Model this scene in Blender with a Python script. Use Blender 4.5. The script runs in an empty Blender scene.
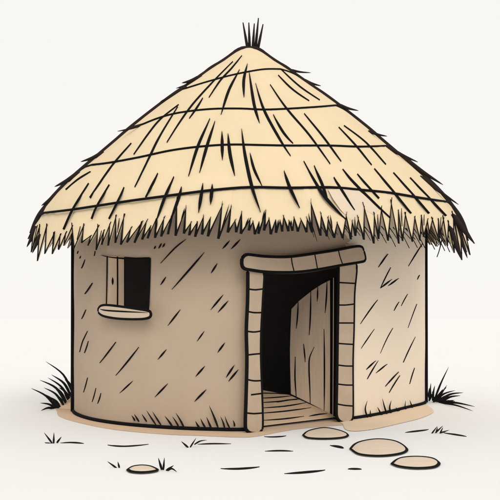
import bpy, bmesh, math, random
from mathutils import Vector, noise
R = math.radians
S = bpy.context.scene
COL = S.collection
rng = random.Random(7)

# ------------------------------------------------------------------ camera
EYE, DIST, FOC = 1.31, 12.0, 822.0
cam = bpy.data.objects.new('camera', bpy.data.cameras.new('camera'))
COL.objects.link(cam); S.camera = cam
cam.location = (0, -DIST, EYE); cam.rotation_euler = (R(90), 0, 0)
cam.data.sensor_width = 36; cam.data.lens = FOC / 500 * 36
cam.data.shift_x = 0.002; cam.data.shift_y = 0.136
cam.data.clip_end = 5000

# ------------------------------------------------------------------ sky (bright even overcast) and a soft sun
SUN_EL, SUN_AZ = 38, 10          # azimuth measured from the camera side towards the right
w = bpy.data.worlds.new('World'); S.world = w; w.use_nodes = True
nt = w.node_tree; nt.nodes.clear()
out = nt.nodes.new('ShaderNodeOutputWorld'); mix = nt.nodes.new('ShaderNodeMixShader')
sky = nt.nodes.new('ShaderNodeTexSky'); sky.sky_type = 'NISHITA'; sky.sun_disc = False
sky.sun_elevation = R(SUN_EL); sky.sun_rotation = R(180 - SUN_AZ)
b1 = nt.nodes.new('ShaderNodeBackground'); b1.inputs[1].default_value = 0.1
b2 = nt.nodes.new('ShaderNodeBackground'); b2.inputs[0].default_value = (0.93, 0.905, 0.865, 1); b2.inputs[1].default_value = 1.0
nt.links.new(sky.outputs[0], b1.inputs[0]); nt.links.new(b1.outputs[0], mix.inputs[1])
nt.links.new(b2.outputs[0], mix.inputs[2]); mix.inputs[0].default_value = 0.975
nt.links.new(mix.outputs[0], out.inputs[0])
sl = bpy.data.lights.new('sun', 'SUN'); sl.energy = 1.5; sl.angle = R(36); sl.color = (1, .96, .9)
sun = bpy.data.objects.new('sun', sl); COL.objects.link(sun)
sd = Vector((math.sin(R(SUN_AZ)) * math.cos(R(SUN_EL)), -math.cos(R(SUN_AZ)) * math.cos(R(SUN_EL)), math.sin(R(SUN_EL))))
sun.rotation_euler = sd.to_track_quat('Z', 'Y').to_euler(); sun.location = (8, -8, 12)
V = S.view_settings; V.view_transform = 'Standard'; V.look = 'None'; V.gamma = 1; V.exposure = 0.06; V.use_curve_mapping = False

# ------------------------------------------------------------------ materials
def srgb(c):
    return tuple((v / 12.92 if v <= .04045 else ((v + .055) / 1.055) ** 2.4) for v in [x / 255 for x in c])
def mat(name, rgb, var=0.05, scale=6, bump=0.0, rough=.95, stretch=(1, 1, 1), bscale=40):
    m = bpy.data.materials.new(name); m.use_nodes = True; n = m.node_tree; N = n.nodes; L = n.links
    p = N['Principled BSDF']; p.inputs['Roughness'].default_value = rough; p.inputs['Specular IOR Level'].default_value = 0.08
    tc = N.new('ShaderNodeTexCoord'); mp = N.new('ShaderNodeMapping'); mp.inputs['Scale'].default_value = stretch
    L.new(tc.outputs['Object'], mp.inputs[0])
    t = N.new('ShaderNodeTexNoise'); t.inputs['Scale'].default_value = scale; t.inputs['Detail'].default_value = 6
    L.new(mp.outputs[0], t.inputs[0])
    r = N.new('ShaderNodeMapRange'); r.inputs[1].default_value = .3; r.inputs[2].default_value = .7
    r.inputs[3].default_value = 1 - var; r.inputs[4].default_value = 1 + var
    L.new(t.outputs[0], r.inputs[0])
    c = N.new('ShaderNodeVectorMath'); c.operation = 'SCALE'; c.inputs[0].default_value = rgb
    L.new(r.outputs[0], c.inputs['Scale']); L.new(c.outputs[0], p.inputs['Base Color'])
    if bump:
        t2 = N.new('ShaderNodeTexNoise'); t2.inputs['Scale'].default_value = bscale; t2.inputs['Detail'].default_value = 5
        L.new(mp.outputs[0], t2.inputs[0])
        b = N.new('ShaderNodeBump'); b.inputs['Strength'].default_value = bump; b.inputs['Distance'].default_value = .01
        L.new(t2.outputs[0], b.inputs['Height']); L.new(b.outputs[0], p.inputs['Normal'])
    return m
INK = mat('charcoal_ink', (.007, .007, .0075), 0, rough=1)
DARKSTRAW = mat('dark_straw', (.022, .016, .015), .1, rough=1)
THATCH = mat('thatch', (.668, .545, .362), .03, 3, .15, stretch=(1, 1, .25))
PATCH = mat('pale_worn_thatch', (.625, .52, .40), .03, 4, .1)
UNLIT_INSIDE = mat('unlit_interior', (.26, .235, .235), .05)  # shade of the unlit interior put into the inner wall and floor colour
REVEAL = mat('pale_wood', (.84, .68, .52), .04, 5, .1)
MUDPOST = mat('mud_block', (.43, .335, .25), .05, 5, .25)
WOOD = mat('door_board', (.80, .65, .50), .05, 5, .15, stretch=(6, 6, .5))
PLANK = mat('plank', (.60, .44, .30), .04, 5, .15)
SILL = mat('sill_clay', (.54, .44, .34), .04, 5, .1)
STONE = mat('stepping_stone', (.665, .555, .44), .04, 6, .15)
DIRT = mat('bare_earth', (.61, .45, .315), .04, 3, .1)
LIT_EARTH = mat('sunlit_earth', (.74, .59, .44), .03, 3, .1)  # lit copy of the bare earth, sunlight painted into the colour
GROUND = mat('pale_ground', (.775, .77, .768), .006, .8, .03)

# plaster: brown mud coat, with the sunlit tone right of the doorway put into its colour (ragged edge)
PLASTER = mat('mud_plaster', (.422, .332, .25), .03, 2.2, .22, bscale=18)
def add_lit_side(m, pale):
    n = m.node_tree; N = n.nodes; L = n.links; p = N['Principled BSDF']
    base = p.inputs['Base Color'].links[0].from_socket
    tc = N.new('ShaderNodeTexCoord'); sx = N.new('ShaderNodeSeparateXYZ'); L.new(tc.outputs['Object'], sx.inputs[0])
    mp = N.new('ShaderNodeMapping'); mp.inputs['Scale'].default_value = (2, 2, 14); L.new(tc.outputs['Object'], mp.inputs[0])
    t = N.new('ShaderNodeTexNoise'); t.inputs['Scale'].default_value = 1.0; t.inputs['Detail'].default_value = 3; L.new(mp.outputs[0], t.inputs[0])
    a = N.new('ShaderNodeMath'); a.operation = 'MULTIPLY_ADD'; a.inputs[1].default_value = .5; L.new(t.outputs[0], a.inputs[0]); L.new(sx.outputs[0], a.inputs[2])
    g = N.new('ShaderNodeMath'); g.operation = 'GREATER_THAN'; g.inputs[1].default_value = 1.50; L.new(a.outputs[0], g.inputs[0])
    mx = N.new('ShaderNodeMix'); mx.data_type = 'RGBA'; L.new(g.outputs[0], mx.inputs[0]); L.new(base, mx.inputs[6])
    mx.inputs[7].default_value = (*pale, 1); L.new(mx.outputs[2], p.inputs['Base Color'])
add_lit_side(PLASTER, (.745, .64, .515))

# ------------------------------------------------------------------ building helpers
def obj(name, bm, mats, parent=None, smooth=False):
    me = bpy.data.meshes.new(name); bm.normal_update(); bm.to_mesh(me); bm.free()
    o = bpy.data.objects.new(name, me); COL.objects.link(o)
    for m in (mats if isinstance(mats, (list, tuple)) else [mats]): me.materials.append(m)
    if smooth:
        for f in me.polygons: f.use_smooth = True
    if parent: o.parent = parent
    return o
def tag(o, label=None, cat=None, group=None, kind=None):
    for k, v in (('label', label), ('category', cat), ('group', group), ('kind', kind)):
        if v: o[k] = v
    return o
CAM = Vector((0, -DIST, EYE))
def ray(px, py): return Vector(((px - 249) / FOC, 1, (318 - py) / FOC))
def on_ground(px, py, z=0.0):
    d = ray(px, py); return CAM + d * ((z - EYE) / d.z)
def on_plane(px, py, P, n):
    d = ray(px, py); return CAM + d * ((P - CAM).dot(n) / d.dot(n))
def catmull(pts, k=6):
    if len(pts) < 3:
        a, b = pts; return [tuple(a[i] + (b[i] - a[i]) * j / k for i in range(len(a))) for j in range(k + 1)]
    o = []
    for i in range(len(pts) - 1):
        p0 = pts[max(i - 1, 0)]; p1 = pts[i]; p2 = pts[i + 1]; p3 = pts[min(i + 2, len(pts) - 1)]
        for j in range(k):
            t = j / k
            o.append(tuple(.5 * (2 * b + (c - a) * t + (2 * a - 5 * b + 4 * c - d) * t * t + (3 * b - a - 3 * c + d) * t ** 3)
                           for a, b, c, d in zip(p0, p1, p2, p3)))
    o.append(tuple(pts[-1])); return o
def strip(bm, pts, nrm, width, h=.006, mi=0, taper='both', closed=False):
    """a raised stroke (diamond section) lying on a surface; width = half width at the middle"""
    n = len(pts); rings = []
    if n < 2: return
    for i in range(n):
        a = pts[(i - 1) % n if closed else max(i - 1, 0)]; b = pts[(i + 1) % n if closed else min(i + 1, n - 1)]
        t = (b - a)
        if t.length < 1e-7: t = Vector((0, 0, 1))
        t.normalize(); N = nrm[i].normalized(); s = t.cross(N)
        if s.length < 1e-5: s = Vector((1, 0, 0))
        s.normalize(); u = i / (n - 1)
        if taper == 'both': f = max(.12, min(1, math.sin(math.pi * u) ** .8 * 1.05))
        elif taper == 'end': f = max(.08, (1 - u) ** .7)
        elif taper == 'start': f = max(.08, u ** .7)
        else: f = 1
        wd = width * f
        rings.append([bm.verts.new(pts[i] - s * wd), bm.verts.new(pts[i] + N * h), bm.verts.new(pts[i] + s * wd), bm.verts.new(pts[i] - N * h)])
    rng_ = range(n if closed else n - 1)
    for i in rng_:
        A = rings[i]; B = rings[(i + 1) % n]
        for k in range(4):
            f = bm.faces.new((A[k], A[(k + 1) % 4], B[(k + 1) % 4], B[k])); f.material_index = mi
    if not closed:
        for r_ in (rings[0][::-1], rings[-1]):
            f = bm.faces.new(r_); f.material_index = mi
def tube(bm, pts, rad, mi=0, closed=False, seg=6):
    n = len(pts); rings = []
    for i in range(n):
        a = pts[(i - 1) % n if closed else max(i - 1, 0)]; b = pts[(i + 1) % n if closed else min(i + 1, n - 1)]
        t = (b - a).normalized(); up = Vector((0, 0, 1)) if abs(t.z) < .9 else Vector((0, 1, 0))
        s = t.cross(up).normalized(); q = s.cross(t); r = rad(i / (n - 1)) if callable(rad) else rad
        rings.append([bm.verts.new(pts[i] + (s * math.cos(2 * math.pi * k / seg) + q * math.sin(2 * math.pi * k / seg)) * r) for k in range(seg)])
    for i in range(n if closed else n - 1):
        A = rings[i]; B = rings[(i + 1) % n]
        for k in range(seg):
            f = bm.faces.new((A[k], A[(k + 1) % seg], B[(k + 1) % seg], B[k])); f.material_index = mi; f.smooth = True
    if not closed:
        for r_ in (rings[0][::-1], rings[-1]):
            f = bm.faces.new(r_); f.material_index = mi
def plaque(bm, front, back_vec, mi=0, bev=.02, seg=3):
    """thick slab from an outline, its front rim rounded"""
    n = len(front)
    a = [bm.verts.new(p) for p in front]; b = [bm.verts.new(p + back_vec) for p in front]
    f = bm.faces.new(a); fs = [f, bm.faces.new(b[::-1])]
    rim = list(f.edges)
    for i in range(n): fs.append(bm.faces.new((a[i], b[i], b[(i + 1) % n], a[(i + 1) % n])))
    for q in fs: q.material_index = mi
    if bev: bmesh.ops.bevel(bm, geom=rim, offset=bev, segments=seg, profile=.5, affect='EDGES', clamp_overlap=True)
def face_tris(bm):
    bmesh.ops.triangulate(bm, faces=[f for f in bm.faces if len(f.verts) > 4])

# ------------------------------------------------------------------ the ground
bm = bmesh.new()
rings = [0.01, 3, 6, 12, 30, 80, 250, 900, 3000]; prev = None
for r in rings:
    cur = [bm.verts.new((r * math.cos(2 * math.pi * k / 72), r * math.sin(2 * math.pi * k / 72), 0)) for k in range(72)]
    if prev:
        for k in range(72): bm.faces.new((prev[k], cur[k], cur[(k + 1) % 72], prev[(k + 1) % 72]))
    else: bm.faces.new(cur)
    prev = cur
# short furrows scratched in the ground
for pts in [[(60.5, 443), (72, 442.4), (83.7, 443.6)], [(107.7, 445), (125, 446.2), (148.5, 444.3)],
            [(197.6, 444.3), (212, 443.6), (231, 443.8)], [(264, 436.6), (275, 436.8), (286, 435.8)],
            [(265, 451.2), (280, 450.6), (293, 451.2)], [(220.7, 468.6), (240, 468.6), (259.5, 466.8)],
            [(284.4, 473.7), (305, 472.2), (325, 470)], [(330, 445.4), (336, 446), (343, 448.5)],
            [(348, 469.2), (355, 468.8), (361.5, 469.4)], [(405.3, 432.6), (417, 431), (428.4, 429.4)],
            [(443.8, 432.7), (455, 434.4), (466.5, 436.6)]]:
    P = [on_ground(x, y, .002) for x, y in catmull(pts, 6)]
    # widths on flat ground are foreshortened, so the furrows are fairly wide
    strip(bm, P, [Vector((0, 0, 1))] * len(P), .048, .004, 1)
tag(obj('ground', bm, [GROUND, INK]), 'pale bare ground with short dark furrows', 'ground', kind='structure')

# ------------------------------------------------------------------ hut footprint (round, flatter to the right of the door)
fp = [(-2.5 * math.sin(R(a)), -2.5 * math.cos(R(a))) for a in (175, 155, 135, 115, 95, 75, 55, 38, 22, 10)]
fp += [(-.02, -2.475), (.5, -2.10), (1.30, -1.44), (1.80, -.86), (2.22, -.21), (2.64, .45), (2.72, .95), (2.50, 1.5), (2.0, 1.98), (1.2, 2.34), (.5, 2.47)]
fpc = fp + fp[:1]
dense = catmull([fp[-1]] + fpc + [fp[1]], 16)[16:-16][:-1]
FP = [Vector((x, y, 0)) for x, y in dense]
NF = len(FP)
cum = [0]
for i in range(NF): cum.append(cum[-1] + (FP[(i + 1) % NF] - FP[i]).length)
TOT = cum[-1]
def fp_at(s):
    s %= TOT
    lo = 0; hi = NF
    while hi - lo > 1:
        m = (lo + hi) // 2
        if cum[m] <= s: lo = m
        else: hi = m
    a = FP[lo]; b = FP[(lo + 1) % NF]; u = (s - cum[lo]) / (cum[lo + 1] - cum[lo])
    return a.lerp(b, u)
def fp_n(s):
    t = fp_at(s + .06) - fp_at(s - .06); n = Vector((t.y, -t.x, 0)).normalized()
    return n
def ray_fp(px):
    d = (px - 249) / FOC; best = None
    for i in range(NF):
        a = FP[i]; b = FP[(i + 1) % NF]
        fa = a.x - d * (a.y + DIST); fb = b.x - d * (b.y + DIST)
        if fa * fb <= 0 and fa != fb:
            u = fa / (fa - fb); p = a.lerp(b, u)
            if best is None or p.y < best[0].y: best = (p, cum[i] + u * (cum[i + 1] - cum[i]))
    return best
SIL_L = min(range(NF), key=lambda i: FP[i].x / (FP[i].y + DIST)); SIL_R = max(range(NF), key=lambda i: FP[i].x / (FP[i].y + DIST))
def on_wall(px, py, off=0.0):
    lo = 249 + FOC * FP[SIL_L].x / (FP[SIL_L].y + DIST) + .3; hi = 249 + FOC * FP[SIL_R].x / (FP[SIL_R].y + DIST) - .3
    p, s = ray_fp(min(max(px, lo), hi)); t = p.y + DIST
    n = fp_n(s); q = p + Vector((0, 0, EYE + (318 - py) / FOC * t)) + n * off
    return q, n, s

# ------------------------------------------------------------------ roof profile
PROF = [(0, 5.235), (0.13, 5.212), (0.25, 5.13), (0.413, 5.0), (0.586, 4.88), (0.736, 4.76), (0.942, 4.6), (1.204, 4.4), (1.507, 4.15), (1.794, 3.9), (2.062, 3.65),
        (2.338, 3.4), (2.599, 3.15), (2.78, 2.95), (2.894, 2.8), (2.992, 2.65), (3.049, 2.5), (3.112, 2.27), (3.15, 1.98)]
PD = catmull(PROF, 4)
def rad_at(z):
    if z >= PD[0][1]: return 0.0
    for i in range(len(PD) - 1):
        if PD[i + 1][1] <= z <= PD[i][1]:
            u = (PD[i][1] - z) / (PD[i][1] - PD[i + 1][1]); return PD[i][0] + u * (PD[i + 1][0] - PD[i][0])
    return PD[-1][0]
def roof_n(p):
    z = p.z; a = rad_at(z + .05); b = rad_at(z - .05); nz = (b - a) / .1; L = math.hypot(p.x, p.y) or 1
    return Vector((p.x / L, p.y / L, nz)).normalized()
def roof_pt(th, z, off=0.0):
    r = rad_at(z); p = Vector((r * math.sin(th), -r * math.cos(th), z)); return p + roof_n(p) * off
def on_roof(px, py, off=0.0):
    d = ray(px, py); t = 8.5; hit = False
    while t < 13:
        p = CAM + d * t
        if 1.98 <= p.z <= 5.23 and math.hypot(p.x, p.y) < rad_at(p.z): hit = True; break
        t += .02
    if not hit:      # just past the outline: nearest point beside it
        best = min((abs(math.hypot((CAM + d * tt).x, (CAM + d * tt).y) - rad_at((CAM + d * tt).z)), tt) for tt in [9 + .02 * k for k in range(160)])
        p = CAM + d * best[1]; return p, roof_n(p)
    a, b = t - .02, t
    for _ in range(14):
        m = (a + b) / 2; p = CAM + d * m
        if math.hypot(p.x, p.y) < rad_at(p.z): b = m
        else: a = m
    p = CAM + d * b; n = roof_n(p); return p + n * off, n
def azim(p): return math.atan2(p.x, -p.y)

def strokes(bm, lst, fn, width, h, mi, off=.002, k=6, taper='both'):
    for pts in lst:
        wd = width
        if isinstance(pts[-1], (int, float)): wd = width * pts[-1]; pts = pts[:-1]
        P = []; N = []
        for x, y in catmull(pts, k):
            r_ = fn(x, y); P.append(r_[0] + r_[1] * off); N.append(r_[1])
        strip(bm, P, N, wd, h, mi, taper)

# ------------------------------------------------------------------ the hut
hut = bpy.data.objects.new('round_hut', None); COL.objects.link(hut)
tag(hut, 'round mud hut with straw roof, open plank door and small window', 'hut')

# --- wall
THICK = .27
sW0, sW1 = on_wall(107, 300)[2], on_wall(149, 300)[2]
sD0, sD1 = on_wall(257, 400)[2], on_wall(354, 400)[2]
def zb_zt(s):
    keys = [(0, 1.3, 2.2), (sW0 - .02, None, None), (sW0, 1.40, 2.09), (sW1, 1.42, 2.02), (sD0 - .5, 1.0, 2.0), (sD0, 0, 1.93), (sD1, 0, 2.07), (sD1 + .6, 1.0, 2.1), (TOT, 1.3, 2.2)]
    keys = [k for k in keys if k[1] is not None]
    for a, b in zip(keys, keys[1:]):
        if a[0] <= s <= b[0]:
            u = (s - a[0]) / (b[0] - a[0]); return a[1] + u * (b[1] - a[1]), a[2] + u * (b[2] - a[2])
    return 1.3, 2.2
ss = sorted(set([round(TOT * i / 230, 5) for i in range(230)] + [sW0, sW1, sD0, sD1]))
ss = [s for i, s in enumerate(ss) if i == 0 or s - ss[i - 1] > .004 or s in (sW0, sW1, sD0, sD1)]
NB, NM, NU = 8, 10, 8
bm = bmesh.new(); grid_o = []; grid_i = []
for s in ss:
    zb, zt = zb_zt(s); p = fp_at(s); n = fp_n(s)
    rr = math.hypot(p.x, p.y)
    top = 3.3
    while rad_at(top + .16) < rr and top > 2.3: top -= .02
    zs = [zb * i / NB for i in range(NB)] + [zb + (zt - zb) * i / NM for i in range(NM)] + [zt + (top - zt) * i / NU for i in range(NU + 1)]
    co = []; ci = []
    for z in zs:
        wob = .010 * noise.noise(Vector((p.x * 1.5, p.y * 1.5, z * 1.5)))
        co.append(bm.verts.new((p.x + n.x * wob, p.y + n.y * wob, z)))
        ci.append(bm.verts.new((p.x - n.x * THICK, p.y - n.y * THICK, z)))
    grid_o.append(co); grid_i.append(ci)
M = len(ss); K = NB + NM + NU
def hole(i, k):
    s = (ss[i] + (ss[i + 1] if i + 1 < M else TOT)) / 2
    if NB <= k < NB + NM and sW0 < s < sW1: return True
    if k < NB + NM and sD0 < s < sD1: return True
    return False
def quad(a, b, c, d, mi):
    vs = []
    for v in (a, b, c, d):
        if all((v.co - u.co).length > 1e-5 for u in vs): vs.append(v)
    if len(vs) >= 3:
        try: f = bm.faces.new(vs); f.material_index = mi; return f
        except ValueError: pass
for i in range(M):
    j = (i + 1) % M
    for k in range(K):
        if hole(i, k): continue
        f = quad(grid_o[i][k], grid_o[j][k], grid_o[j][k + 1], grid_o[i][k + 1], 0)
        if f: f.smooth = True
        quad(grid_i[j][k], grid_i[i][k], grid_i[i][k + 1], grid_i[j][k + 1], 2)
        for (ii, kk, A, B) in ((i - 1, k, (i, k), (i, k + 1)), (j, k, (j, k + 1), (j, k))):
            if hole(ii % M, kk):
                quad(grid_o[A[0]][A[1]], grid_o[B[0]][B[1]], grid_i[B[0]][B[1]], grid_i[A[0]][A[1]], 3 if sW0 - .1 < ss[i] < sW1 + .1 else 0)
        if k + 1 < K and hole(i, k + 1): quad(grid_o[i][k + 1], grid_o[j][k + 1], grid_i[j][k + 1], grid_i[i][k + 1], 3)
        if k > 0 and hole(i, k - 1): quad(grid_o[j][k], grid_o[i][k], grid_i[i][k], grid_i[j][k], 3)
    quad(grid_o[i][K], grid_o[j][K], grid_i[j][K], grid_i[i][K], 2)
WS = [[(78.5, 251), (77.5, 253.8), .9], [(81, 256), (80, 258.6), .9], [(95.5, 251), (94.6, 256), .7], [(85.4, 259.6), (81.8, 268.4)],
      [(92.6, 283), (85, 294)], [(86.2, 309.6), (82, 319)], [(88, 331), (83, 341), (80, 352)], [(88.8, 341), (84.8, 353)],
      [(116, 342), (100, 363)], [(139, 347), (128, 361), (116, 375.5)], [(133, 381), (120, 393)], [(88, 377.6), (84, 392.4)], [(96.4, 388), (92.6, 402)],
      [(101.4, 393), (98, 403.6)], [(186, 239.4), (175, 248), (160.6, 263.4), .8], [(204.4, 252.4), (190, 269), (172, 289.4)],
      [(217.4, 263.4), (211, 273.4)], [(166, 277), (160.6, 285)], [(180.6, 309.4), (168, 325.6)], [(223.4, 294.6), (210.6, 310)],
      [(228.4, 300.6), (217.8, 312.6)], [(229.8, 240.6), (222.4, 249)], [(240.4, 239.4), (230.8, 249.4)], [(204.6, 331), (197, 341.4)],
      [(161.6, 243.4), (158.6, 248.6)], [(165, 243.4), (162.6, 247.4)], [(155.8, 246), (154.2, 249)], [(166.6, 349.4), (158, 359.4)],
      [(225, 342.6), (217.6, 352.6)], [(205, 366), (195.6, 376.6)], [(234.4, 365), (226, 377.6)], [(238.4, 369.4), (228.4, 381.4)],
      [(206.4, 389.4), (194.4, 401.6)], [(168, 383.5), (155, 397)],
      [(387.7, 254), (378, 267.4)], [(422.4, 243.6), (408, 266.3)], [(390.4, 267.4), (380, 288.3)], [(391.8, 279.3), (380, 288.3)],
      [(398.5, 278.4), (387.7, 286)], [(419.4, 275), (417, 279.6)], [(407.3, 294), (400.8, 306)], [(398.7, 301.8), (393.6, 310.8)],
      [(377.4, 299.8), (369, 311), (360, 324)], [(416.5, 304), (407.5, 328)], [(374, 329), (360.7, 348.5)], [(392.4, 328), (386, 340), (379.8, 353.4)],
      [(414.9, 336.8), (403, 362.4)], [(375.6, 360.6), (366, 369.6)], [(377.8, 360.6), (367, 379)], [(387, 364), (375.6, 373)],
      [(398.5, 371.8), (385, 386.4)], [(399.6, 375.4), (388.8, 392.6)], [(414.3, 367.8), (409.3, 384)]]
WS = [a + [1.35] if not isinstance(a[-1], (int, float)) and (a[0][0] > 355 or a[0][0] < 108) else a for a in WS]
strokes(bm, WS, lambda x, y: on_wall(x, y)[:2], .0118, .011, 1, .002)
for _ in range(110):          # the same scratches on the far side of the wall
    s = rng.uniform(0, TOT); p = fp_at(s)
    if p.y < .3: continue
    z = rng.uniform(.3, 2.1); L = rng.uniform(.1, .3); P = []; N = []
    for q in range(5):
        s2 = s + L * .6 * q / 4; n = fp_n(s2); P.append(fp_at(s2) + Vector((0, 0, z + L * q / 4)) + n * .006); N.append(n)
    strip(bm, P, N, .012, .006, 1)
# dark base line round the foot of the wall and the two corner lines
P = [fp_at(TOT * i / 160) + fp_n(TOT * i / 160) * .008 + Vector((0, 0, .02)) for i in range(160)]
def in_door(s): return sD0 < s < sD1
seq = [i for i in range(160) if not in_door(TOT * i / 160)]
cut = next(i for i in range(160) if TOT * i / 160 >= sD1)
order = [(cut + q) % 160 for q in range(160) if not in_door(TOT * ((cut + q) % 160) / 160)]
e0, e1 = [fp_at(s_) + fp_n(s_) * .008 + Vector((0, 0, .02)) for s_ in (sD1 - .02, sD0)]
tube(bm, [e0] + [P[i] for i in order[1:-1]] + [e1], .026, 1)
for i0, zt_ in ((SIL_L, 2.72), (SIL_R, 2.75)):
    c = FP[i0]; n = fp_n(cum[i0])
    tube(bm, [c + n * .016 + Vector((0, 0, .01 + (zt_) * q / 12)) for q in range(13)], lambda u: .030 - .006 * u, 1)
wall = obj('wall', bm, [PLASTER, INK, UNLIT_INSIDE, REVEAL], hut)

# --- inner floor
bm = bmesh.new()
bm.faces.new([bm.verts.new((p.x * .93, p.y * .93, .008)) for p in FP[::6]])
obj('inner_floor', bm, UNLIT_INSIDE, hut)

# --- door frame posts, lintel
LP0 = Vector((.063, -2.585, 0)); LP1 = Vector((1.228, -1.61, 0))
ld = (LP1 - LP0).normalized(); LN = Vector((ld.y, -ld.x, 0)); 
def on_L(x, y, off=0.0): return on_plane(x, y, LP0, LN) + LN * off
def framed(name, outline, joints, depth, parent, mats, k=5, wid=.021, front=0.0, bev=.03):
    bm = bmesh.new()
    loop = catmull(outline + outline[:1], k)[:-1]
    F = [on_L(x, y, front) for x, y in loop]
    plaque(bm, F, Vector((sum(p.x for p in F) / len(F) * .085, 1, 0)) * depth * 1.25, 0, bev)
    tube(bm, [p - LN * .012 for p in F], wid, 1, True)
    for jn in joints:
        P = [on_L(x, y, front + .001) for x, y in catmull(jn, 5)]
        strip(bm, P, [LN] * len(P), .0095, .006, 1, None)
    face_tris(bm)
    bmesh.ops.recalc_face_normals(bm, faces=bm.faces)
    return obj(name, bm, mats, parent)
postL = framed('door_post', [(248.5, 268), (248.3, 300), (247, 330), (247.6, 360), (246.8, 395), (246, 424), (247.2, 430), (250.5, 432.6), (255, 433.2), (259.5, 432.6), (262, 429.5), (262.8, 423), (262.3, 400),
                (260.8, 360), (261, 330), (262.6, 300), (263.2, 268)],
       [[(248.5, 289), (255, 289.8), (262.4, 289)], [(248, 311.5), (254, 312.6), (261.5, 312.6)], [(247.4, 331.3), (254, 332), (261, 331)], [(247.4, 355), (254, 354.2), (260.8, 353.6)],
        [(247.6, 379.6), (254, 380.8), (261, 380.6)], [(251, 394.8), (262, 393.4)], [(247, 413), (254, 413.6), (262.4, 413)]], .22, hut, [MUDPOST, INK])
postR = framed('door_post', [(339, 262), (338.6, 300), (338, 340), (337.5, 380), (337, 410), (337.6, 417), (340.5, 421.2), (345, 422.6), (350, 421.6), (352.8, 417.5), (353.2, 400), (353, 360),
                (354, 330), (354.6, 294), (356, 262)],
       [[(339, 282.5), (347, 283), (355, 283.4)], [(338.6, 305), (346, 305), (354.4, 304)], [(338, 323), (354, 323)], [(338, 343.4), (346, 344), (353.6, 344.4)], [(337.6, 365), (346, 366), (353, 366)],
        [(337.4, 384), (346, 385), (353, 385)], [(337.2, 404), (345, 405.4), (353, 406)]], .22, hut, [MUDPOST, INK])
framed('lintel', [(243, 256), (246.5, 254.8), (262, 256.6), (283, 257.2), (300, 255.6), (320, 252.6), (336.4, 250), (353, 246.8), (359, 246.8), (361.2, 249), (363.4, 257), (362.8, 260.8),
                  (357, 262.4), (340.6, 265), (314, 269.8), (292, 272.2), (266, 272), (250, 270), (242.8, 268.4), (240.6, 264.6), (240.8, 259)],
       [[(289.4, 257), (290, 263), (292, 271.4)], [(312.6, 254), (314, 261), (315.4, 269)], [(336.4, 250.4), (338, 257), (340.6, 264.6)]], .30, hut, [MUDPOST, INK], front=.035)
# --- door leaf, swung inwards
H = Vector((1.115, -1.34, 0)); FE = Vector((.575, -.80, 0)); dd = (FE - H).normalized(); DN = Vector((-dd.y, dd.x, 0))
if DN.y > 0: DN = -DN
def on_D(x, y, off=0.0): return on_plane(x, y, H, DN) + DN * off
bm = bmesh.new()
leaf = [(290.5, 394.5), (310, 404), (332.4, 415.8), (332.4, 340), (332.4, 279), (322, 284.2), (312, 290.6), (299, 301), (291, 309.6), (290, 350)]
plaque(bm, [on_D(x, y) for x, y in leaf], -DN * .05, 0, 0)
for a, wd in (([(290, 394.6), (310, 404.4), (333, 416.4)], .016), ([(332, 278.4), (332.2, 340), (332, 416)], .02), ([(291, 309.4), (289.6, 350), (290.6, 394)], .010)):
    P = [on_D(x, y, .004) for x, y in catmull(a, 6)]; strip(bm, P, [DN] * len(P), wd * (1 if wd != .02 else 1.6), .012, 1, None)
DS = [[(298.4, 302), (297.8, 315), (296.6, 328.5)], [(311, 291.5), (310.6, 315), (309.5, 335)], [(318, 287), (317.5, 301.5)], [(327.2, 282), (326.6, 297), (325.3, 313)],
      [(295.6, 356.7), (295.2, 378), (296.6, 397.5)], [(303.8, 343.7), (305.6, 362)], [(314.5, 347), (310, 357), (309.2, 368), (310, 388), (310.6, 404.5)], [(324.3, 329), (324.6, 370), (324.4, 411.5)]]
for a in DS:
    P = [on_D(x, y, .004) for x, y in catmull(a, 6)]; strip(bm, P, [DN] * len(P), .013, .008, 1)
bmesh.ops.recalc_face_normals(bm, faces=bm.faces)
obj('door', bm, [WOOD, INK], hut)
# --- door jamb board beside the right post
bm = bmesh.new()
plaque(bm, [on_D(x, y, .03) for x, y in ((334, 418.4), (336.8, 419.6), (337.4, 277), (334.6, 278))], -DN * .06, 0, 0)
P = [on_D(x, y, .034) for x, y in ((337.6, 277), (337.4, 340), (336.8, 419))]; strip(bm, P, [DN] * 3, .034, .01, 1, None)
bmesh.ops.recalc_face_normals(bm, faces=bm.faces)
obj('door_jamb', bm, [WOOD, INK], hut)
# --- plank ramp
A = Vector((-.02, -2.5, .012)); B = Vector((1.24, -1.40, .012)); C = Vector((.60, -.80, .252))
RN = (B - A).cross(C - A).normalized(); RN = RN if RN.z > 0 else -RN
def on_R(x, y, off=0.0): return on_plane(x, y, A, RN) + RN * off
def on_pl_xy(x, y): return Vector((x, y, A.z - (RN.x * (x - A.x) + RN.y * (y - A.y)) / RN.z))
bm = bmesh.new()
plaque(bm, [on_pl_xy(-.1, -2.46), on_pl_xy(1.22, -1.30), on_pl_xy(.60, -.80), on_pl_xy(-.4, -.80)], Vector((0, 0, -.006)), 0, 0)
for a in [[(258, 398.4), (275, 397.6), (293, 395.8)], [(258, 403), (280, 401.4), (299, 398.6)], [(277, 402.6), (288, 400.2), (299, 399.6)], [(258, 408.4), (284, 406.4), (306, 402.8)],
          [(258, 413.6), (284, 411.4), (311, 407.8)], [(262, 420.6), (284, 419), (304, 416.4)], [(309, 416.4), (318, 414.6), (327, 413.6)]]:
    P = [on_R(x, y, .003) for x, y in catmull(a, 5)]; strip(bm, P, [RN] * len(P), .020, .004, 1)
P = [on_R(x, y, .003) for x, y in ((256, 393.2), (275, 393.4), (291, 394.4))]; strip(bm, P, [RN] * 3, .02, .004, 1, None)
bmesh.ops.recalc_face_normals(bm, faces=bm.faces)
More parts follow.
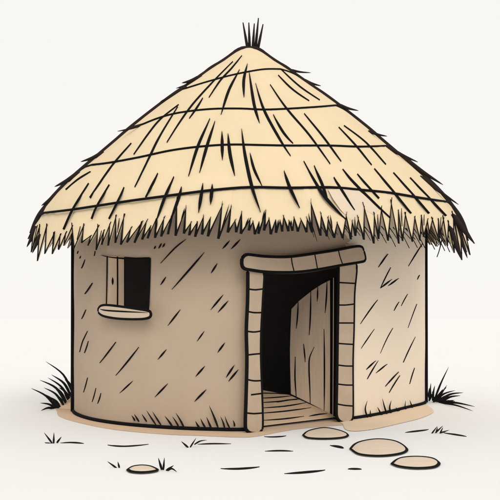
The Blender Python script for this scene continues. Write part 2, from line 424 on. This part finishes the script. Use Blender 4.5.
obj('plank_floor', bm, [PLANK, INK], hut)

# --- window: dark hole, board lining the left jamb, thick sill
win = bmesh.new()
def wedge(px_list, off): return [on_wall(x, y, off)[0] for x, y in px_list]
# thin dark rim round the opening
rim = catmull([(101.5, 255.4), (108, 256.8), (120, 258.2), (135, 258.8), (149.6, 258.6)], 5)
P = [on_wall(x, y, .006)[0] for x, y in rim]; strip(win, P, [on_wall(x, y)[1] for x, y in rim], .016, .01, 0, 'start')
rim = catmull([(149.6, 258), (149, 285), (147.8, 311)], 8)
P = [on_wall(x, y, .006)[0] for x, y in rim]; strip(win, P, [on_wall(x, y)[1] for x, y in rim], .021, .01, 0, None)
rim = catmull([(107.6, 257), (107.2, 285), (106.8, 305)], 8)
P = [on_wall(x, y, .006)[0] for x, y in rim]; strip(win, P, [on_wall(x, y)[1] for x, y in rim], .012, .01, 0, None)
window = obj('window', win, INK, hut)
# jamb board on the left reveal
pw = fp_at(sW0); nw = fp_n(sW0); tw = Vector((-nw.y, nw.x, 0))
if tw.dot(fp_at(sW0 + .1) - pw) < 0: tw = -tw
j0 = pw + tw * .012 - nw * .01; j1 = pw + tw * .012 - nw * THICK * .98
bm = bmesh.new()
plaque(bm, [Vector((j0.x, j0.y, 1.405)), Vector((j1.x, j1.y, 1.405)), Vector((j1.x, j1.y, 2.085)), Vector((j0.x, j0.y, 2.085))], -tw * .008, 0, 0)
def jp(u, z): q = j0.lerp(j1, u) + tw * .002; return Vector((q.x, q.y, z))
strip(bm, [jp(.55, 1.41), jp(.56, 1.7), jp(.55, 2.08)], [tw] * 3, .012, .004, 1, None)
strip(bm, [jp(.98, 1.41), jp(.98, 2.08)], [tw] * 2, .008, .004, 1, None)
strip(bm, [jp(.26, 1.72 + .1 * q / 6) for q in range(7)], [tw] * 7, .016, .004, 1)
bmesh.ops.recalc_face_normals(bm, faces=bm.faces)
obj('jamb_board', bm, [REVEAL, INK], window)
# sill
wc, wn, _ = on_wall(125, 312); SP = wc + wn * .13
def on_S(x, y, off=0.0): return on_plane(x, y, SP, wn) + wn * off
bm = bmesh.new()
loop = catmull([(98, 309), (100.4, 306), (106, 305), (118, 306.2), (132, 308.2), (147, 310.6), (150.2, 313), (149.4, 317), (143, 318.9), (130, 319.2), (116, 318.4), (104, 316.2), (98.8, 313), (98, 309)], 5)[:-1]
F = [on_S(x, y) for x, y in loop]; plaque(bm, F, Vector((-.13, 1, 0)) * .22, 0, .02)
tube(bm, [p - wn * .008 for p in F], .0165, 1, True)
P = [on_S(x, y, .001) for x, y in catmull([(100, 309), (106, 310.4), (125, 311.6), (148, 312.6)], 5)]; strip(bm, P, [wn] * len(P), .010, .006, 1)
face_tris(bm); bmesh.ops.recalc_face_normals(bm, faces=bm.faces)
obj('sill', bm, [SILL, INK], window)

# ------------------------------------------------------------------ roof
bm = bmesh.new()
# traced fringe (notch, tip) pairs along the visible eave
NT = [(34, 230, 32, 252), (40, 227, 39, 261), (47, 227, 47, 254), (54, 235, 53, 254), (60.5, 236, 60, 250), (66, 234, 66, 246), (72.5, 227, 74.5, 249), (84, 226, 83, 243), (91, 236, 90, 246),
      (98, 228, 97, 250), (104, 232, 103, 245), (110, 225, 110, 246), (116, 218, 116, 243), (124, 218, 122, 245), (131, 229, 128.5, 243), (141, 224, 135, 243), (146.6, 222, 143, 240), (151, 226, 149, 239),
      (156, 220, 155.5, 238), (164, 219, 162, 237), (171, 218, 169, 235), (177, 200, 176, 236), (186, 209, 184.5, 234), (191, 223, 190, 236), (197, 223, 195.5, 237), (203.5, 217, 202.5, 235), (210.5, 218, 208.5, 237),
      (222, 206, 218.5, 239), (231, 208, 228, 233), (235, 221, 236.5, 233), (241.6, 213, 241, 234), (250, 219.6, 249, 231), (253, 222, 255, 235), (259, 222, 258.5, 234), (265.6, 212, 264, 231), (269, 219, 270.6, 235), (275.6, 220, 276, 233),
      (280, 221, 282, 232), (283.6, 217, 288, 232), (289, 221, 292.4, 231), (294, 218, 297.6, 232), (301, 220, 306, 233), (307, 219, 312, 232.6), (311, 204, 320, 236), (321, 215, 326, 237), (328, 219, 334, 238), (337, 223, 342, 238.6),
      (346, 216, 349.6, 240), (352, 222, 355, 236), (358, 219, 363, 240), (364, 208, 372.4, 244), (374, 216, 378, 239), (381, 210, 387, 241), (391, 204, 397, 244), (398, 211, 402, 241), (405, 215, 411, 242), (414.4, 218, 418, 241), (421, 217, 423, 237),
      (427, 221, 428, 234), (432, 220, 436, 239), (438, 221, 439, 236), (443, 220, 446, 246), (448, 223, 452, 253), (453, 219, 461, 260), (460, 228, 468.5, 255), (465, 226, 472, 244)]
edge = []          # list of (notch point, tip point)
for i, (a, b, c, d) in enumerate(NT):
    n_, _n = on_roof(a, b); t_, _t = on_roof(c, d)
    th = azim(t_)
    edge.append((n_, t_))
th0, th1 = azim(edge[0][0]), azim(edge[-1][1])
span = 2 * math.pi - (th1 - th0); cnt = 70
for i in range(cnt):
    th = th1 + .03 + (span - .06) * i / cnt
    edge.append((roof_pt(th, 2.60 + rng.uniform(-.05, .08)), roof_pt(th + span / cnt * rng.uniform(.3, .7), 2.44 + rng.uniform(-.06, .05))))
edge_end = edge[0][0]
# skirt: rings from the peak down to z=2.8, then columns that follow the notches
NE = len(edge); az = []
for (n_, t_) in edge: az.append(azim(n_))
for i in range(1, NE):
    while az[i] < az[i - 1] + .002: az[i] += 2 * math.pi if az[i] < az[i - 1] - 3 else (az[i - 1] + .004 - az[i])
levels = [p[1] for p in PD[3::3] if p[1] > 2.9]
peak = bm.verts.new((0, 0, 5.23)); top = None; topin = None
cols = []
for i in range(NE):
    nz = edge[i][0].z
    zs = levels + [2.80, nz]
    cols.append([bm.verts.new(roof_pt(az[i], z)) for z in zs])
for i in range(NE):
    A_, B_ = cols[i], cols[(i + 1) % NE]
    bm.faces.new((peak, A_[0], B_[0])).smooth = True
    for k in range(len(A_) - 1):
        f = bm.faces.new((A_[k], A_[k + 1], B_[k + 1], B_[k])); f.smooth = True
# underside skin
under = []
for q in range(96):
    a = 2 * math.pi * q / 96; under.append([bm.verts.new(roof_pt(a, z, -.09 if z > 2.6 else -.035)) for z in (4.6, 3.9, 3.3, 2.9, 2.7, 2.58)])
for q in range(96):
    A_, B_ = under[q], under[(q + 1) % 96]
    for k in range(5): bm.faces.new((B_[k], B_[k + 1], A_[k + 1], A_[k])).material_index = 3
# teeth of straw
for i in range(NE):
    a = cols[i][-1].co.copy(); b = cols[(i + 1) % NE][-1].co.copy(); t_ = edge[i][1].copy()
    n_ = roof_n(t_); lift = .004 + .010 * (i % 3)
    t_ = t_ + n_ * lift; inn = n_ * .03
    va, vb, vt = bm.verts.new(a), bm.verts.new(b), bm.verts.new(t_)
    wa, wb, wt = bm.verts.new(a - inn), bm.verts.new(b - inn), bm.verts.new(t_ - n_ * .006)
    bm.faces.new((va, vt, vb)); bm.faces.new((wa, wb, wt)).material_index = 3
    bm.faces.new((va, wa, wt, vt)); bm.faces.new((vb, vt, wt, wb))
    for (p, q, st) in ((a, t_, 0), (b, t_, 1)):
        P = [p.lerp(q, u / 5) + n_ * (.006 + .001 * (i % 2)) for u in range(6)]
        ext = (p - q) * rng.uniform(.05, .25); P = [P[0] + ext * .8] + P
        P = [v for v in P]
        strip(bm, P, [n_] * 7, .0155 if st == 0 else .0115, .008, 1, 'start')
# extra fine straws in the fringe
for i in range(NE):
    for _ in range(0 if i % 3 else 1):
        a = cols[i][-1].co; b = cols[(i + 1) % NE][-1].co; t_ = edge[i][1]; u = rng.uniform(.1, .9)
        p = a.lerp(b, u) + Vector((0, 0, rng.uniform(-.02, .05))); q = p.lerp(t_, rng.uniform(.4, .95)) + Vector((0, 0, -.02))
        n_ = roof_n(p); P = [p.lerp(q, v / 4) + n_ * (.012 + .002 * _) for v in range(5)]
        strip(bm, P, [n_] * 5, .0085, .006, 1)
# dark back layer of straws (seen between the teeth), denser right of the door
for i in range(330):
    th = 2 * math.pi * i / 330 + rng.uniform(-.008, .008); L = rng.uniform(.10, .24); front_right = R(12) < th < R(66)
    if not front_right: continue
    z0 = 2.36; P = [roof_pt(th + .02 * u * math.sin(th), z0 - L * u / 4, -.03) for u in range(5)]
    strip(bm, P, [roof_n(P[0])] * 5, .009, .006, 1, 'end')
RS = [[(242, 56), (231, 69), (220, 81), (209, 98)], [(233, 62), (213, 82), (193, 104), (180, 122), (167, 143)], [(239.6, 70), (229, 90), (221, 115)], [(247.4, 64), (243.8, 80), (244, 97.6)],
      [(203, 98.4), (189.4, 119)], [(179, 105), (160, 120), (147, 136), (134, 155)], [(178, 107), (160, 136), (150, 156), (135, 187.6)], [(210, 119), (198, 146), (188.6, 176.4)],
      [(215, 121.6), (207, 146), (199.6, 173)], [(222, 131.6), (222.4, 160.4)], [(228, 133.6), (230, 154), (234.8, 176)], [(249, 71), (254, 104), (259.6, 123.6)],
      [(255.6, 83.6), (264, 110), (279, 138), (290.5, 156.5)], [(270, 85), (287, 109), (310, 136), (330, 164.4)], [(273.2, 115), (283, 132), (293, 144)], [(304, 114), (324, 138), (341, 162)],
      [(278, 75.6), (293, 90), (309, 101.4)], [(281, 70), (300, 87), (319.6, 100.6)], [(338.4, 127.6), (356, 146), (371.4, 165.6)], [(343.6, 126), (366, 143), (385.6, 165)],
      [(303.6, 161.6), (320, 190), (330, 203), (346, 220), 1.25], [(314, 166), (322, 184), (328, 201)], [(333.6, 177.6), (341, 189), (354.4, 210.4)], [(342.4, 169.6), (359, 188), (390, 218), 1.2],
      [(357, 174.4), (379, 198.6)], [(374, 169), (392, 190), (411, 213.6), 1.1], [(393, 173), (413, 195), (429, 213.6)], [(409.6, 178), (427, 196), (446, 216)], [(284, 171), (290, 188), (299.6, 208)],
      [(241.6, 129), (245, 155), (252, 187), (260.6, 212)], [(250, 153), (254, 169), (262, 186), .8], [(212.4, 184.4), (210.6, 204.4)], [(203, 183.6), (198.6, 212.6)], [(158, 173.6), (145.6, 197.6)],
      [(174, 177), (165, 197), (156, 222)], [(181.6, 187), (178, 200), (170, 222)], [(124.4, 187.6), (117, 203), (109, 219)], [(131.6, 143.6), (112, 166), (90, 198)], [(89, 183.6), (73, 209), (63.6, 229.6)],
      [(109.6, 185), (97, 206), (91.6, 219)], [(91, 172), (79, 179), (66, 190)], [(356, 160), (360, 166), .01]]
RS = RS[:-1]
strokes(bm, RS, on_roof, .020, .016, 1, .002)
for _ in range(42):            # far side strokes
    th = R(rng.uniform(95, 265)); z = rng.uniform(2.75, 4.7); L = rng.uniform(.25, .6)
    P = [roof_pt(th + .03 * u, z - L * u / 6, .004) for u in range(7)]
    strip(bm, P, [roof_n(p) for p in P], .015, .01, 1)
# dark outline tube down both flanks
for sgn in (-1, 1):
    P = []
    for (r, z) in PD[1:-5]:
        p = roof_pt(0, z); n = roof_n(p); nr, nz = -n.y, n.z
        c = (nr * r + nz * (z - EYE)) / (12 * nr) if nr else 0; c = max(-.9, min(.9, c)); th = sgn * math.acos(c)
        if z > 2.42: P.append(roof_pt(th, z, -.004))
    P = [Vector((0, -.1 * 0, 5.222))] + P
    tube(bm, P, lambda u: .043, 2)
# loose straw tufts sticking out of the flanks: root, tip (in the plane of the flank)
def side_tuft(bm, rx, ry, tx, ty, wd=.03):
    p, n = on_roof(rx, ry); k = p.y + DIST
    tip = CAM + ray(tx, ty) * k; tip.y += rng.uniform(-.05, .05)
    mid = p.lerp(tip, .5) + Vector((0, 0, -.012))
    tube(bm, [Vector(c) for c in catmull([tuple(p), tuple(mid), tuple(tip)], 4)], lambda u: wd * min(1, .25 + 4 * u) * (1 - u) ** .8 + .003, 2, seg=5)
for t_ in [(202, 76, 182, 84, .04), (196, 80, 176, 88, .025), (187, 87, 160, 101, .045), (143, 124, 118, 132, .02), (104, 152, 81, 162, .035), (80, 172, 54, 186.5, .045), (60, 190, 42, 206, .04),
           (288, 69.5, 311, 72, .022), (301, 79, 321, 86, .03), (336, 104, 358, 111.5, .03), (368, 131, 387, 136.5, .025), (385, 146, 418, 162, .035), (400, 156, 443, 185, .045), (420, 176, 459, 204.5, .035),
           (452, 214, 474, 244, .05), (456, 222, 468, 258, .04), (449, 226, 461.6, 260, .05), (36, 226, 26.5, 247, .04), (40, 234, 32, 253, .03)]:
    side_tuft(bm, *t_)
for _ in range(16):
    th = R(rng.uniform(100, 260)); z = rng.choice([2.7, 3.2, 3.6, 4.1, 4.6]); p = roof_pt(th, z); n = roof_n(p)
    tip = p + Vector((p.x, p.y, 0)).normalized() * .28 + Vector((0, 0, -.14))
    tube(bm, [p, p.lerp(tip, .5) + n * .02, tip], lambda u: .03 * (1 - u) + .003, 2, seg=5)
# pale worn patch in the thatch right of the middle
pp = [(328, 189.5), (343, 189), (358, 190), (369, 199), (379, 209.5), (374, 215), (364, 207.5), (358, 218.5), (352, 221), (346, 216), (340, 209), (333, 199)]
cx, cy = 353, 203
cv = bm.verts.new(on_roof(cx, cy, .0012)[0]); rg = [[bm.verts.new(on_roof(cx + (x - cx) * f, cy + (y - cy) * f, .0012)[0]) for x, y in pp] for f in (.33, .66, 1)]
for i in range(len(pp)):
    j = (i + 1) % len(pp)
    bm.faces.new((cv, rg[0][i], rg[0][j])).material_index = 4
    for k in (0, 1): bm.faces.new((rg[k][i], rg[k + 1][i], rg[k + 1][j], rg[k][j])).material_index = 4
UNDER = mat('shaded_thatch_underside', (.17, .12, .085), .08, 8)  # same thatch, with the shade below the eaves painted in
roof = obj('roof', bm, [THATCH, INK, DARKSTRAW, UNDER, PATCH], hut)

# ropes that bind the thatch
BANDS = [[(187, 88.5), (208, 82), (230, 76), (250, 71.8), (265, 69.6), (280, 69.5)], [(143, 124.6), (160, 118), (180, 113), (210, 109.5), (240, 109), (264, 110), (290, 109), (320, 107), (335, 105.6)],
         [(93, 165), (110, 163), (140, 157.5), (170, 151), (200, 147), (230, 145), (262, 145.5), (290, 146), (330, 146), (360, 147), (388, 146)],
         [(44, 213), (70, 210), (97, 206), (130, 201), (160, 197), (190, 193), (215, 190), (250, 187.4), (290, 188), (330, 187.5), (360, 190), (390, 193), (420, 198), (450, 202.5)]]
for B_ in BANDS:
    fr = []
    for x, y in catmull(B_, 4):
        p, n = on_roof(x, y); fr.append((azim(p), p.z))
    a0, z0 = fr[0]; a1, z1 = fr[-1]; back = []
    for q in range(1, 30):
        u = q / 30; back.append((a1 + (2 * math.pi + a0 - a1) * u, z1 + (z0 - z1) * u + .02 * math.sin(u * 9)))
    bm = bmesh.new(); P = [roof_pt(a, z, .004) for a, z in fr + back]
    tube(bm, P, .0155, 0, True)
    obj('binding_rope', bm, INK, roof)
# straw stalks sticking out of the peak
bm = bmesh.new()
for k, (tx, ty, rx) in enumerate([(243, 24, 248.3), (248.8, 21.4, 249.8), (254.3, 24, 252.6), (258.5, 16.6, 255), (263, 25.4, 257)]):
    yo = (-.06, .05, -.02, .06, -.05, .1)[k]
    tip = CAM + ray(tx, ty) * DIST + Vector((0, yo, 0)); root = CAM + ray(rx, 53) * DIST; root.y = yo * .3
    tube(bm, [root, root.lerp(tip, .5), tip], lambda u: .023 - .015 * u * u, 0, seg=6)
obj('peak_stalks', bm, DARKSTRAW, roof)

# ------------------------------------------------------------------ bare earth round the foot of the hut
def apron(name, outline, m, z, label, bump=None):
    bm = bmesh.new(); vs = []
    for p in outline: vs.append(bm.verts.new((p.x, p.y, z)))
    bm.faces.new(vs); bmesh.ops.triangulate(bm, faces=bm.faces)
    return tag(obj(name, bm, m), label, 'earth', kind='structure')
front = [on_ground(x, y) for x, y in catmull([(57, 412), (60, 417), (79, 423), (115, 430), (165, 434.6), (200, 436), (238, 437.6), (256, 436.8), (278, 432.6), (300, 429), (334, 426), (346, 425.4)], 5)]
back = [fp_at(s) * 1.03 for s in [on_wall(352, 400)[2] + (TOT - 0) * 0 + q for q in [0]]]
inner = [Vector((1.1, -1.3, 0)), Vector((0, 0, 0)), Vector((-2.3, 1.6, 0)), Vector((-2.84, .9, 0)), Vector((-2.86, .1, 0))]
apron('earth', front + inner, DIRT, .003, 'brown bare earth along the foot of the hut')
right = [on_ground(x, y) for x, y in catmull([(343, 424.6), (346, 430), (356, 431.6), (375, 429.4), (400, 423.8), (418, 419.4), (430, 414.8), (433.4, 411.6), (431, 408), (424, 404)], 5)]
apron('earth', right + [Vector((2.3, 1.3, 0)), Vector((1.0, .5, 0))], LIT_EARTH, .006, 'earth painted in its sunlit tone along the foot of the right wall')
# small bank of earth heaped against the left foot of the wall
bm = bmesh.new(); cxb, cyb = -2.47, .35
vs = []
N1, N2 = 28, 7
for j in range(N2 + 1):
    u = j / N2; row = []
    for i in range(N1):
        a = 2 * math.pi * i / N1; r_ = 1 + .04 * noise.noise(Vector((math.cos(a) * 2, math.sin(a) * 2, 3)))
        x = cxb + .42 * (1 - u) * math.cos(a) * r_ + .12 * u; y = cyb + .62 * (1 - u) * math.sin(a) * r_
        row.append(bm.verts.new((x, y, .005 + .27 * (1 - (1 - u) ** 1.35))))
    vs.append(row)
for j in range(N2):
    for i in range(N1):
        f = quad(vs[j][i], vs[j][(i + 1) % N1], vs[j + 1][(i + 1) % N1], vs[j + 1][i], 0)
        if f: f.smooth = True
tag(obj('earth', bm, DIRT), 'small bank of brown earth heaped against the left foot of the hut', 'earth', kind='structure')

# ------------------------------------------------------------------ stepping stones
def stone(outline, label, group='flat stones set in the pale ground'):
    bm = bmesh.new(); loop = catmull(outline + outline[:1], 6)[:-1]
    F = [on_ground(x, y, .0) for x, y in loop]; c = sum(F, Vector()) / len(F)
    o0 = Vector((c.x, c.y, 0)); n = len(F); rows = []
    for (f, z) in ((1.0, 0.0), (1.0, .008), (.985, .012), (.94, .015), (.7, .018), (.35, .020)):
        rows.append([bm.verts.new(((p - c) * f).to_tuple()[:2] + (z + .002 * noise.noise(p * 3),)) for p in F])
    for a, b in zip(rows, rows[1:]):
        for i in range(n): bm.faces.new((a[i], a[(i + 1) % n], b[(i + 1) % n], b[i])).smooth = True
    bm.faces.new(rows[-1]).smooth = True
    # flattened dark rim lying round the stone
    P = [(p - c) + Vector((0, 0, .010)) for p in F]
    rimw = []
    for i in range(n):
        t = (P[(i + 1) % n] - P[i - 1]).normalized(); q = Vector((t.y, -t.x, 0))
        thick = .013 + .022 * abs(t.x)
        rimw.append((bm.verts.new(P[i] + q * thick), bm.verts.new(P[i] + Vector((0, 0, .012))), bm.verts.new(P[i] - q * thick)))
    for i in range(n):
        A_, B_ = rimw[i], rimw[(i + 1) % n]
        for k in (0, 1): bm.faces.new((A_[k], B_[k], B_[k + 1], A_[k + 1])).material_index = 1
    bmesh.ops.recalc_face_normals(bm, faces=bm.faces)
    o = obj('stepping_stone', bm, [STONE, INK]); o.location = o0
    tag(o, label, 'stone', group)
stone([(128, 470.6), (133, 468), (142, 466.9), (151, 468), (157, 471.2), (151, 473), (141, 473.7), (132, 472.8)], 'smallest flat stone, alone left of the path between two grass sprigs')
stone([(303.4, 436), (309, 431.8), (324, 428.9), (339, 431.4), (347.6, 435.4), (343, 438.4), (327, 439.7), (309, 439)], 'flat tan stone closest to the open doorway')
stone([(350.8, 449.8), (358, 443.6), (377, 440.3), (396, 442.6), (406.6, 449.8), (400, 454.6), (380, 457), (360, 455.4)], 'largest flat tan stone, middle one of the three on the right')
stone([(392.2, 465), (400, 459.6), (416, 458), (432, 459.6), (438.6, 464), (433, 468.2), (416, 469.4), (400, 467.8)], 'flat tan stone farthest from the door, at lower right')

# ------------------------------------------------------------------ grass
GRASS = mat('dark_grass', (.010, .010, .009), .2, rough=1)
def blade(bm, root, mid, tip, wd, mi=0, flat=Vector((0, -1, 0))):
    P = [Vector(c) for c in catmull([tuple(root), tuple(mid), tuple(tip)], 5)]
    n = len(P); rings = []
    for i, p in enumerate(P):
        u = i / (n - 1); t = (P[min(i + 1, n - 1)] - P[max(i - 1, 0)]).normalized(); s = t.cross(flat).normalized()
        w_ = wd * max(.06, min(1, (.45 + 1.6 * u)) * (1 - u) ** .75)
        rings.append([bm.verts.new(p - s * w_), bm.verts.new(p + flat * w_ * .35), bm.verts.new(p + s * w_), bm.verts.new(p - flat * w_ * .35)])
    for a, b in zip(rings, rings[1:]):
        for k in range(4): bm.faces.new((a[k], a[(k + 1) % 4], b[(k + 1) % 4], b[k]))
    bm.faces.new(rings[-1]); bm.faces.new(rings[0][::-1])
def clump(label, depth, blades, wd=.022, ground=True, group=None, bulge=(1.5, -2.5), jit=.05, z0=None):
    """blades: (root x, root y, tip x, tip y[, bend]); they rise in one clump about 'depth' metres away"""
    bm = bmesh.new(); cx = sum(b[0] for b in blades) / len(blades); y0 = depth - DIST
    base = Vector(((cx - 249) / FOC * depth, y0, 0))
    for b in blades:
        rx, ry, tx, ty = b[:4]; bend = b[4] if len(b) > 4 else 0
        j = rng.uniform(-jit, jit)
        r_ = CAM + ray(rx, ry) * depth; r_.y += j * .4
        t_ = CAM + ray(tx, ty) * depth; t_.y += j * 1.5
        m_ = (r_ + t_) / 2; d = t_ - r_; m_ += Vector((-d.z, 0, d.x)) * bend
        if t_.z < .005: t_ = on_ground(tx, ty, .012); m_ = (r_ + t_) / 2; m_.z = .03
        if ground: r_.z = max(r_.z, -.01)
        blade(bm, r_ - base, m_ - base, t_ - base, wd * rng.uniform(.85, 1.1))
    o = obj('grass_tuft', bm, GRASS); o.location = base
    tag(o, label, 'grass', group)
G = 'sprigs of grass on the pale ground'
# large tuft left of the hut (bend <0 : arching up and over to the left)
clump('big dark grass tuft arching left beside the left foot of the hut', 11.9,
      [(73, 394, 46.3, 361.3, -.12), (71, 397, 50.2, 375, -.12), (66, 403, 41, 379.7, -.14), (69, 399, 47, 378, -.1), (63, 405, 43, 388, -.12), (57, 409, 31, 388.3, -.1), (56.5, 409.5, 40.3, 403, -.12), (55.3, 410.8, 41, 410.6, -.1),
       (72.5, 393, 62, 377, -.1), (70, 398, 60, 387, -.1), (66, 402, 52, 385, -.08), (63.5, 405, 55, 394, -.1), (59, 408.5, 45, 394, -.1), (60, 407, 50, 397, -.1), (73, 391, 66, 379, -.05), (68, 400, 63, 389, 0), (58, 409, 47, 400, -.1)],
      .027, jit=.06)
clump('big spiky dark grass tuft beside the right foot of the hut', 12.75,
      [(434, 401, 448.8, 366.8, .02), (437, 400, 445.6, 384.5, 0), (431, 399, 432.2, 383.5, .03), (429.5, 399, 429.8, 388, .05), (433, 401, 436, 386, .03), (438, 402, 462, 392.2, .12), (440.5, 402.5, 460.4, 395.6, .1),
       (444, 403.6, 454, 400, .08), (436, 402, 442, 392, 0), (432.5, 402, 438, 393, 0), (438, 402, 452, 394, .08), (445, 404, 453.6, 400.6, 0), (429, 401, 433, 393, 0), (434, 402, 431, 391, 0), (438, 402.5, 473, 411, .02), (440, 402, 474.8, 406.6, .03), (442, 403.6, 456, 402.4, 0), (435, 402, 457, 391, .1), (436, 401, 449, 388, .05), (434, 400, 441, 388, 0)], .026, jit=.10)
D_ = lambda y: EYE * FOC / (y - 318)
clump('small four-bladed grass sprig near the left edge, below the big tuft', D_(443.5), [(52.4, 443.4, 44.3, 432.5), (53.6, 443.6, 54, 432.6), (56.6, 443, 61, 437), (51.5, 444.2, 44.3, 442.6)], .0145, group=G, jit=.02)
clump('tiny two-bladed grass sprig left of the smallest stone', D_(468), [(116.7, 468.2, 107, 461.6), (119.4, 467.8, 118, 461.4)], .014, group=G, jit=.02)
clump('grass sprig with fanned blades right of the smallest stone', D_(470.6), [(162, 469.8, 158.6, 457.4), (163.3, 470, 164.4, 457.6), (166, 470.6, 173.6, 465.8), (166, 471.4, 177, 472)], .0145, group=G, jit=.02)
clump('open V-shaped grass sprig in front of the brown wall', D_(447.6), [(188.4, 447.6, 181.3, 441), (190, 447.6, 196, 438.3), (194.2, 444.6, 207, 440.2, .1)], .014, group=G, jit=.02)
clump('low scribbly grass sprig right of the largest stone, below the spiky tuft', D_(433.6), [(431.6, 434, 438, 426.4), (436, 433, 437.6, 427), (435.4, 433, 443.4, 425.8), (440, 432.8, 442.6, 427), (439.4, 433, 448.8, 429.6)], .014, group=G, jit=.02)
# short blades at the foot of the wall
def foot(label, blades, wd=.016):
    bm = bmesh.new(); pts = []
    for b in blades:
        P = []
        for x, y in b:
            p, n, s = on_wall(x, y, .045); P.append(p)
        pts.append(P)
    base = Vector((sum(P[-1].x for P in pts) / len(pts), sum(P[-1].y for P in pts) / len(pts), 0))
    for P in pts:
        tip, root = P[0], P[-1].copy()
        mid = P[1] if len(P) > 2 else (tip + root) / 2 + Vector((rng.uniform(-.006, .006), 0, 0))
        blade(bm, root - base, mid - base, tip - base, wd * rng.uniform(.85, 1.15))
    o = obj('grass_tuft', bm, GRASS); o.location = base
    tag(o, label, 'grass', 'short grass along the foot of the wall')
foot('short slanting grass at the wall foot, leftmost clump under the window', [[(134, 415), (137.4, 420.5)], [(136.6, 413.6), (141.4, 421.4)], [(144, 413.6), (149, 421.4)], [(148.6, 410), (158, 424.4)], [(154.4, 411), (163, 424.6)]])
foot('short slanting grass at the wall foot, second clump from the left', [[(166.6, 415.6), (174.4, 426.4)], [(174, 416), (180.6, 427)], [(177.4, 412.4), (185.6, 427.4)]])
foot('grass at the wall foot just left of the door with one tall blade', [[(196.6, 420.6), (201, 428)], [(201.6, 418), (206.6, 427.6)], [(207.4, 416.4), (212.6, 428.6)], [(210, 405), (219, 427)], [(221.4, 416), (225.6, 428)], [(225.6, 415.6), (230.6, 428.6)], [(233, 419.6), (234.6, 426)]])
foot('curved grass blade pair at the pale wall foot, nearest the right door post', [[(364.5, 400.3), (362.4, 409), (364.8, 417.6)], [(367.5, 409.6), (368, 417.6)]], .018)
foot('tallest grass clump at the foot of the pale wall, in its middle', [[(374.4, 406.6), (379.8, 416.6)], [(379.3, 398), (384.3, 415.4)], [(388.3, 400.3), (386.6, 407.5), (388.3, 414)]], .018)
foot('tiny V-shaped grass sprig right of the tallest clump at the pale wall foot', [[(392.8, 407), (395.5, 412.6)], [(396.8, 407.5), (395.8, 412)]], .018)
foot('two short grass blades at the pale wall foot, nearest its right corner', [[(402.7, 400.3), (402.1, 406.6), (403.8, 411)], [(406.8, 399.8), (409.8, 409)]], .018)
